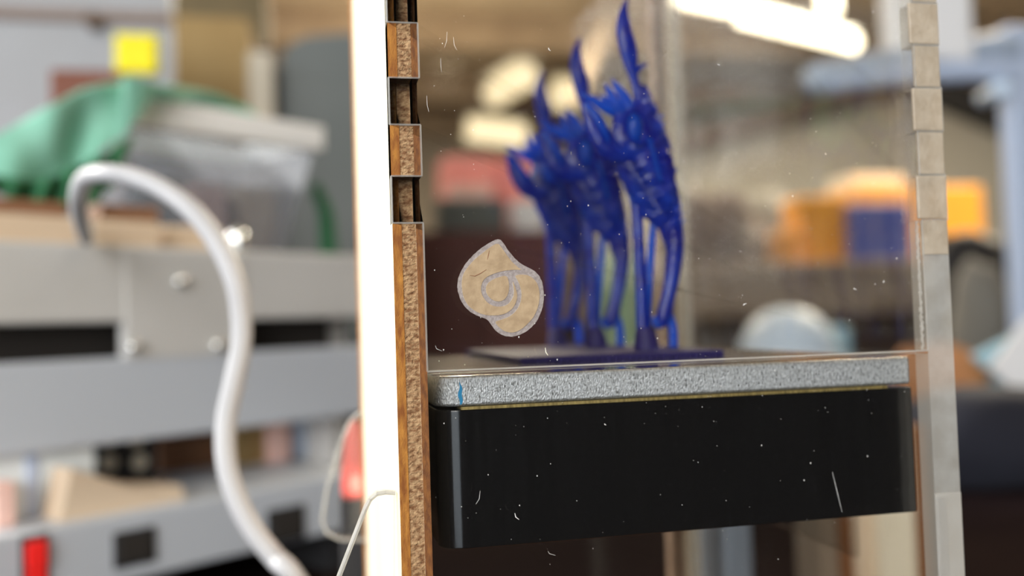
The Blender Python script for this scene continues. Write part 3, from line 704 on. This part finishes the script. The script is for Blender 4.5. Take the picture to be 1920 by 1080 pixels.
# ================================================================== LEFT BACKGROUND (stands on the desk behind the machine)
def wthing(name, label, cat, Y, px0, py0, px1, py1, m, th=.03, base=DZ, c=.003, group=None):
    a, d_ = P(px0, (py0+py1)/2, Y), P(px1, (py0+py1)/2, Y); zt = P((px0+px1)/2, py0, Y).z; z0 = base if base is not None else P((px0+px1)/2, py1, Y).z
    q = MB(((a.x+d_.x)/2, Y, z0)).box((a.x, Y, z0), (d_.x, Y+th, zt), c=c)
    return tag(q.build(name, m, None, False, ((a.x+d_.x)/2, Y, z0)), label, cat, group)
Yw = .80
t = thing('white_board', 'white upright board with a brown top strip behind the green cloth', 'board', (P(100, 300, Yw).x, Yw, DZ))
a = P(-330, 300, Yw).x; b_ = P(326, 300, Yw).x; zt1, zt0 = P(150, 18, Yw).z, P(150, 42, Yw).z
zz2 = P(150, -60, Yw).z
MB(t.location).box((a, Yw, DZ), (b_, Yw+.02, zt0)).build('board_face', M['panelwhite'], t)
MB(t.location).box((a, Yw-.004, zt0), (b_, Yw+.02, zt1), c=.002).build('top_strip', M['brownstrip'], t)
MB(t.location).box((a, Yw, zt1), (b_, Yw+.02, zz2)).build('upper_face', M['panelwhite'], t)
x_ = P(178, 45, Yw); q = MB(t.location); q.cyl((x_.x, Yw, x_.z), (x_.x, Yw-.012, x_.z), .006, 14); q.build('hook', M['beam'], t)
q = MB(); p = P(257, 102, Yw); q.add([], []); h = .0165
vs = []; nn = 6
for i in range(nn+1):
    for j in range(nn+1):
        vs.append((-h+2*h*i/nn, -.001-.003*((nn-j)/nn)**2, -h+2*h*j/nn))
q.add(vs, [(i*(nn+1)+j, i*(nn+1)+j+1, (i+1)*(nn+1)+j+1, (i+1)*(nn+1)+j) for i in range(nn) for j in range(nn)])
o = tag(q.build('sticky_note', M['yellow'], None, True, (p.x, Yw, p.z)), 'bright yellow square sticky note on the white board', 'sticky note')
o.modifiers.new('thick', 'SOLIDIFY').thickness = .0003
wthing('red_brown_box', 'red-brown box standing before the white board above the cloth', 'box', .72, 92, 130, 235, 200, M['redbrown'], .05)
wthing('large_carton', 'large brown cardboard carton behind the green cloth', 'box', 1.0, 330, 30, 470, 300, M['card'], .25)
wthing('upper_carton', 'olive-brown carton stacked at the top behind the white board', 'box', 1.27, 322, -60, 500, 300, M['card_dark'], .2)
wthing('beige_post', 'beige upright post between the cartons and the grey panel', 'post', .95, 466, 95, 514, 300, M['beige'], .03)
t = thing('grey_cabinet', 'dark grey cabinet with a rounded upper corner beside the plywood panel', 'cabinet', (P(620, 300, .98).x, .98, DZ))
Yc = .98; pl = [(522,140),(528,105),(545,82),(575,68),(640,62),(760,60),(760,600),(522,600)]
w_ = [(P(x, y, Yc).x, max(DZ, P(x, y, Yc).z)) for x, y in pl]
MB(t.location).prism(w_[::-1], XZ, Yc, Yc+.2).build('cabinet_body', M['grey_panel'], t)
a = P(540, 300, Yc).x; b_ = P(755, 300, Yc).x
MB(t.location).box((a, Yc-.006, DZ+.03), (b_, Yc, P(640, 150, Yc).z), c=.002).build('cabinet_door', M['grey_panel'], t)
wthing('dark_shelf_end', 'dark brown shelf end above the beige post', 'shelf', 1.0, 478, 85, 520, 110, M['beam'], .05)

# ================================================================== SEEN THROUGH THE CASE
# workbench
Yb = 2.2
tb = thing('workbench', 'brown wooden workbench with a deep apron behind the display case', 'workbench', (1.2, 2.5, 0))
zb_t = P(1450, 492, Yb).z; zb_0 = P(1450, 592, Yb).z
MB(tb.location).box((.15, Yb-.02, zb_t-.03), (3.4, Yb+.8, zb_t), c=.004).build('bench_top', M['bench'], tb)
MB(tb.location).box((.2, Yb, zb_0), (3.35, Yb+.03, zb_t-.03)).build('apron', M['bench'], tb)
for x in (.22, 3.25):
    for y in (Yb+.03, Yb+.68): MB(tb.location).box((x, y, 0), (x+.08, y+.08, zb_t-.03)).build('leg', M['bench'], tb)
MB(tb.location).box((.3, Yb+.7, .2), (3.25, Yb+.72, zb_t-.03)).build('back_board', M['beam'], tb)
def onbench(name, label, cat, px0, py0, px1, dy, th, m, c=.006, group=None):
    return wthing(name, label, cat, Yb+dy, px0, py0, px1, 480, m, th, zb_t, c, group)
onbench('orange_bin', 'orange storage box left of the indigo box on the workbench', 'storage box', 1500, 368, 1586, .04, .1, M['orange'])
onbench('small_orange_bin', 'small low orange box at the left end of the orange row', 'storage box', 1474, 430, 1500, .02, .1, M['orange'])
onbench('indigo_box', 'indigo blue box standing between two orange boxes', 'storage box', 1598, 380, 1712, .02, .25, M['purple'])
onbench('wide_orange_bin', 'wide orange box behind the indigo box and acrylic corner', 'storage box', 1610, 348, 1845, .34, .2, M['orange'])
onbench('cream_tray', 'long cream tray lying on top of the orange boxes row', 'tray', 1600, 328, 1700, .56, .15, M['beige'])
onbench('black_tool', 'squat black tool below the wide orange box beyond the acrylic edge', 'tool', 1765, 440, 1842, .05, .1, M['blackbox'])
# slumped bags on the bench
def blob(name, label, cat, cx, cy, rx, ry, Y, m, base, seed, ryd=.12):
    c_ = P(cx, cy, Y); ax = (P(cx+rx, cy, Y)-c_).length; zt = P(cx, cy-ry, Y).z
    bm = bmesh.new(); bmesh.ops.create_uvsphere(bm, u_segments=28, v_segments=18, radius=1)
    for v in bm.verts:
        n_ = 1+.16*noise.noise(v.co*1.7+Vector((seed,0,0)))+.05*noise.noise(v.co*5+Vector((seed,3,0)))
        z = v.co.z*n_; z = max(z, -.55)
        v.co = Vector((v.co.x*ax*n_, v.co.y*ryd*n_, (z+.55)/1.55*(zt-base)))
    q = MB().bm(bm); return tag(q.build(name, m, None, True, (c_.x, Y, base)), label, cat)
blob('dark_bag', 'slumped dark brown-grey bag on the bench behind the nearest print', 'bag', 1335, 440, 90, 85, Yb+.13, M['junk'], zb_t, 2)
blob('grey_bag', 'lighter grey-brown bag leaning next to the orange boxes', 'bag', 1440, 430, 62, 75, Yb+.45, M['greywall'], zb_t, 5)
# made-up boards outside the case, in place of the plywood panel's reflection
YP = .30
t = thing('reflection_boards', 'cream boards with brown edges standing in for a reflection under the platform at the right', 'stand', (P(1660, 1000, YP).x, YP, DZ))
zs_ = P(1700, 800, YP).z
for a, b_, dy, mm in ((1570, 1606, .012, 'bench'), (1606, 1622, .008, 'burnt_dark'), (1622, 1656, .006, 'tan'), (1656, 1716, 0, 'ply_face'), (1716, 1742, 0, 'burnt_dark')):
    MB(t.location).box((P(a, 1000, YP).x, YP+dy, DZ), (P(b_, 1000, YP).x, YP+.03, zs_-dy), c=.0004).build('board', M[mm], t)
# pale dome lamp on the desk
Yd = 1.15
c_ = P(1478, 660, Yd); r_ = (P(1562, 660, Yd)-c_).length; zt = P(1478, 577, Yd).z
t = thing('dome_lamp', 'pale blue-white dome-shaped shade beyond the aluminium plate', 'lamp', (c_.x, Yd, DZ))
prof = [(1.02, -.02), (1.0, .08), (.93, .35), (.8, .6), (.62, .8), (.38, .94), (.12, 1.0)]
hb = zt-c_.z; q = MB(t.location); q.loft([(c_.x, Yd, c_.z-.01+(hb+.01)*b_) for a, b_ in prof], [r_*a for a, b_ in prof], 32, 0, 1, (0,1,0)); q.build('shade', M['lamp_shade'], t, True)
q = MB(t.location); q.cyl((c_.x, Yd, DZ), (c_.x, Yd, c_.z-.008), .012, 16); q.build('stem', M['white'], t, True)
q = MB(t.location); q.cyl((c_.x, Yd, DZ), (c_.x, Yd, DZ+.01), .06, 28); q.build('foot', M['white'], t)
wthing('pale_beaker', 'small pale cylinder just right of the dome-shaped shade', 'beaker', 1.2, 1568, 612, 1600, 700, M['sky_sheet'], .04, DZ, .008)
# two upright blue-grey strips seen below the black block
for i, (a, b_) in enumerate(((1285, 1340), (1360, 1412))):
    wthing('blue_tube', 'blue-grey upright strip below the block, %s of the two' % ('left' if i == 0 else 'right'), 'strip', .30, a, 930, b_, 1100, M['midblue'], .01, DZ, .002, 'blue-grey upright strips behind the case')
# maroon cabinet and things on it
Ym = 1.5
tm = thing('maroon_cabinet', 'dark maroon cabinet behind the shell emblem', 'cabinet', (P(915, 500, Ym).x, Ym, 0))
a, b_ = P(800-40, 500, Ym).x, P(1035, 500, Ym).x; zm = P(915, 432, Ym).z
MB(tm.location).box((a, Ym, 0), (b_, Ym+.4, zm), c=.003).build('cabinet_body', M['maroon'], tm)
MB(tm.location).box((a+.01, Ym-.012, .1), ((a+b_)/2-.003, Ym, zm-.02), c=.003).build('door', M['maroon'], tm)
MB(tm.location).box(((a+b_)/2+.003, Ym-.012, .1), (b_-.01, Ym, zm-.02), c=.003).build('door', M['maroon'], tm)
def oncab(name, label, cat, px0, py0, px1, dy, th, m): return wthing(name, label, cat, Ym+dy, px0, py0, px1, 440, m, th, zm, .004)
oncab('pink_red_box', 'pinkish red box left of the farthest blue print on the maroon cabinet', 'box', 835, 292, 935, .15, .1, M['pink'])
oncab('pale_red_box', 'second pale red box touching the spiked jaw in view', 'box', 940, 300, 1015, .16, .1, M['pink'])
oncab('pale_pink_carton', 'pale pink carton in front of the pinkish red box', 'box', 845, 345, 925, .1, .05, M['pinkpale'])
oncab('dark_grey_box', 'dark grey low box at the front of the maroon cabinet', 'box', 820, 372, 950, .02, .05, M['grey_panel'])
oncab('white_mug', 'white mug at the right end of the maroon cabinet', 'mug', 965, 375, 1020, .03, .06, M['white'])
wthing('sage_bottle', 'sage green upright tube seen between the prints and struts', 'tube', 1.3, 1135, 470, 1200, 700, M['sage'], .05, DZ, .01)
# grey booth with gable roof
Yg = 5.4
pg = [(1215, 500), (1215, 305), (1450, 240), (1700, 178), (1905, 270), (1905, 500)]
tg = thing('grey_booth', 'grey gabled booth under a dark roof at the back of the workshop', 'booth', (P(1560, 500, Yg).x, Yg, 0))
w_ = [(P(x, y, Yg).x, P(x, y, Yg).z) for x, y in pg]; w_[0] = (w_[0][0], 0); w_[-1] = (w_[-1][0], 0)
MB(tg.location).prism(w_, XZ, Yg, Yg+1.5).build('booth_wall', M['greywall'], tg)
def slope(i, j, m, th):
    a, b_ = Vector((w_[i][0], 0, w_[i][1])), Vector((w_[j][0], 0, w_[j][1])); up_ = Vector((0,0,th))
    q = MB(tg.location); vs = []
    for y in (Yg-.15, Yg+1.6):
        for p in (a, b_, b_+up_, a+up_): vs.append((p.x, y, p.z+.002))
    q.add(vs, [(0,1,2,3),(7,6,5,4),(0,4,5,1),(1,5,6,2),(2,6,7,3),(3,7,4,0)]); q.build('roof_slope', m, tg)
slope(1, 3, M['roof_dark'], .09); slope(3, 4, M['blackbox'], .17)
# back truss posts
for i, (a, b_, c_, d_, Yq, lb) in enumerate(((1378,130,1408,265,7.5,'dark upright truss post above the booth roof'),)):
    wthing('truss_post', lb, 'post', Yq, a, b_, b_ and c_, d_, M['beam'], .1, 0, .01)
# slanting struts high in the room
def bar(name, label, cat, a, b_, r, m, group=None):
    a, b_ = Vector(a), Vector(b_); lo = a if a.z < b_.z else b_
    q = MB(lo); q.cyl(a, b_, r, 12); return tag(q.build(name, m, None, True, lo), label, cat, group)
def zceil(px, py): return PZ(px, py, 2.75)
for i, (x0_, y0_, x1_, y1_) in enumerate(((1150,20,1080,190),)):
    bar('roof_brace', 'beige roof brace slanting down behind the middle print', 'brace', P(x0_, y0_, 5.0), P(x1_, y1_, 5.0), .045, M['bench'])
# fluorescent fixtures
def fixture(a, b_, r, label, m, z):
    a, b_ = Vector(a), Vector(b_); t = thing('fluorescent_light', label, 'light', (a+b_)/2+Vector((0,0,.06)), 0, 'fluorescent ceiling lights')
    q = MB(t.location); q.cyl(a, b_, r, 14); q.build('tube', m, t, True)
    d = (b_-a).normalized(); s = Vector((-d.y, d.x, 0))*r*1.3
    q = MB(t.location); z1_, z2_ = Vector((0,0,r*1.1)), Vector((0,0,r*1.1+.03)); q.add([a-s+z1_, a+s+z1_, b_+s+z1_, b_-s+z1_, a-s*.7+z2_, a+s*.7+z2_, b_+s*.7+z2_, b_-s*.7+z2_], [(0,1,2,3),(4,7,6,5),(0,4,5,1),(1,5,6,2),(2,6,7,3),(3,7,4,0)]); q.build('housing', M['white'], t)
    for f in (.2, .8):
        p = a.lerp(b_, f); q = MB(t.location); q.cyl(p+z2_, (p.x, p.y, 3.0), .006, 8); q.build('hanger', M['beam'], t)
zf_ = 2.72
fixture(PZ(1392, 28, zf_), PZ(1600, 80, zf_), .052, 'bright warm-white tube light right of the tall print, lower of the long pair', M['tube'], zf_)
fixture(PZ(1255, -12, zf_), PZ(1366, 12, zf_), .042, 'bright tube light at the upper edge right of the blade tip', M['tube'], zf_)
fixture(P(1556, 18, 4.6), P(1550, -60, 4.2), .05, 'short bright tube light above the lower long one', M['tube'], zf_)
fixture(P(875, 245, 7.2), P(985, 258, 7.2), .09, 'yellowish tube light behind the upper left of the front pane', M['tube_far'], zf_)
fixture(P(925, 180, 6.6), P(990, 140, 6.2), .09, 'slanting yellow tube light left of the middle print blade', M['tube_far'], zf_)
fixture(P(1035, 175, 6.8), P(1075, 185, 6.8), .10, 'pale short tube light between the two farther blades', M['tube_far'], zf_)
fixture(P(850, 170, 7.6), P(870, 172, 7.6), .07, 'small amber tube light near the left edge of the pane', M['tube_far'], zf_)

# ================================================================== RIGHT EDGE: blue metal gantry and things on the desk
Yq = .9
t = thing('metal_gantry', 'light blue metal gantry with a white upright at the right edge', 'gantry', (P(1905, 540, Yq).x, Yq, DZ))
a = P(1902, 300, Yq).x; b_ = P(1990, 300, Yq).x; zt = P(1900, 45, Yq).z
MB(t.location).box((a, Yq, DZ), (b_, Yq+.022, zt), c=.004).build('column', M['ltblue'], t)
q = MB(t.location); q.loft(spline([P(1512,152,Yq+.01), P(1560,143,Yq+.01), P(1700,118,Yq+.01), P(1895,88,Yq+.01)], 5), [.010,.0135,.016,.017]+[.018]*12, 20); q.build('arm', M['midblue'], t, True)
q = MB(t.location); q.loft([P(1560,158,Yq-.01), P(1700,142,Yq-.01), P(1890,130,Yq-.01)], [.008,.010,.012], 16); q.build('rod', M['ltblue'], t, True)
a_ = P(1735, 50, Yq-.02); b2 = P(1828, 50, Yq-.02); z0 = P(1780, 112, Yq-.02).z
MB(t.location).box((a_.x, Yq-.02, z0), (b2.x, Yq+.02, z0+.2), c=.006).build('upright', M['white'], t)
a_ = P(1655, 30, Yq+.05); b2 = P(1725, 30, Yq+.05); z0 = P(1690, 108, Yq+.05).z
MB(t.location).box((a_.x, Yq+.03, z0), (b2.x, Yq+.06, z0+.2), c=.006).build('rear_upright', M['white'], t)
p = P(1876, 168, Yq-.02); q = MB(t.location); bm = bmesh.new(); bmesh.ops.create_uvsphere(bm, u_segments=16, v_segments=10, radius=.012)
for v in bm.verts: v.co += p
q.bm(bm); q.cyl(p, p+Vector((.01,.04,0)), .008, 12); q.build('joint', M['lamp_shade'], t, True)
Yr2 = 1.2
blob('grey_sack', 'dull grey-brown sack on the desk right of the acrylic wall', 'sack', 1840, 560, 46, 75, Yr2, M['greywall'], DZ, 9, .05)
blob('black_sack', 'black bag on the desk behind the grey-brown sack', 'bag', 1830, 560, 100, 120, Yr2+.12, M['blackbox'], DZ, 12, .06)
wthing('pale_blue_box', 'pale blue-grey box behind the bags at the right edge', 'box', 1.39, 1895, 470, 2000, 700, M['midblue'], .05, DZ)
Ys = .62
def flat(name, label, cat, pts, Y, m, th=.003):
    w_ = [(P(x, y, Y).x, max(P(x, y, Y).z, DZ)) for x, y in pts]; cx = sum(a for a, b_ in w_)/len(w_); zb0 = min(b_ for a, b_ in w_)
    q = MB((cx, Y, zb0)).prism(w_, XZ, Y, Y+th); return tag(q.build(name, m, None, False, (cx, Y, zb0)), label, cat)
flat('white_paper', 'white sheet of stiff paper tilted at the right edge', 'paper', [(1858,690),(1925,600),(1990,560),(1990,1000),(1960,1000),(1915,745)], Ys-.04, M['white'])
flat('blue_sheet', 'pale blue folded sheet between orange card and white paper', 'sheet', [(1825,668),(1850,655),(1900,630),(1930,600),(1960,1000),(1900,1000),(1862,700)], Ys-.02, M['sky_sheet'])
flat('orange_card', 'burnt orange-brown card beyond the acrylic right wall', 'card', [(1690,655),(1770,640),(1815,655),(1870,705),(1840,722),(1790,740),(1790,1010),(1690,1010)], Ys, M['clay'])
blob('navy_cloth', 'dark navy cloth heap at the lower right behind the acrylic wall', 'cloth', 1850, 860, 230, 135, Ys-.1, M['navy'], DZ, 21, .04)
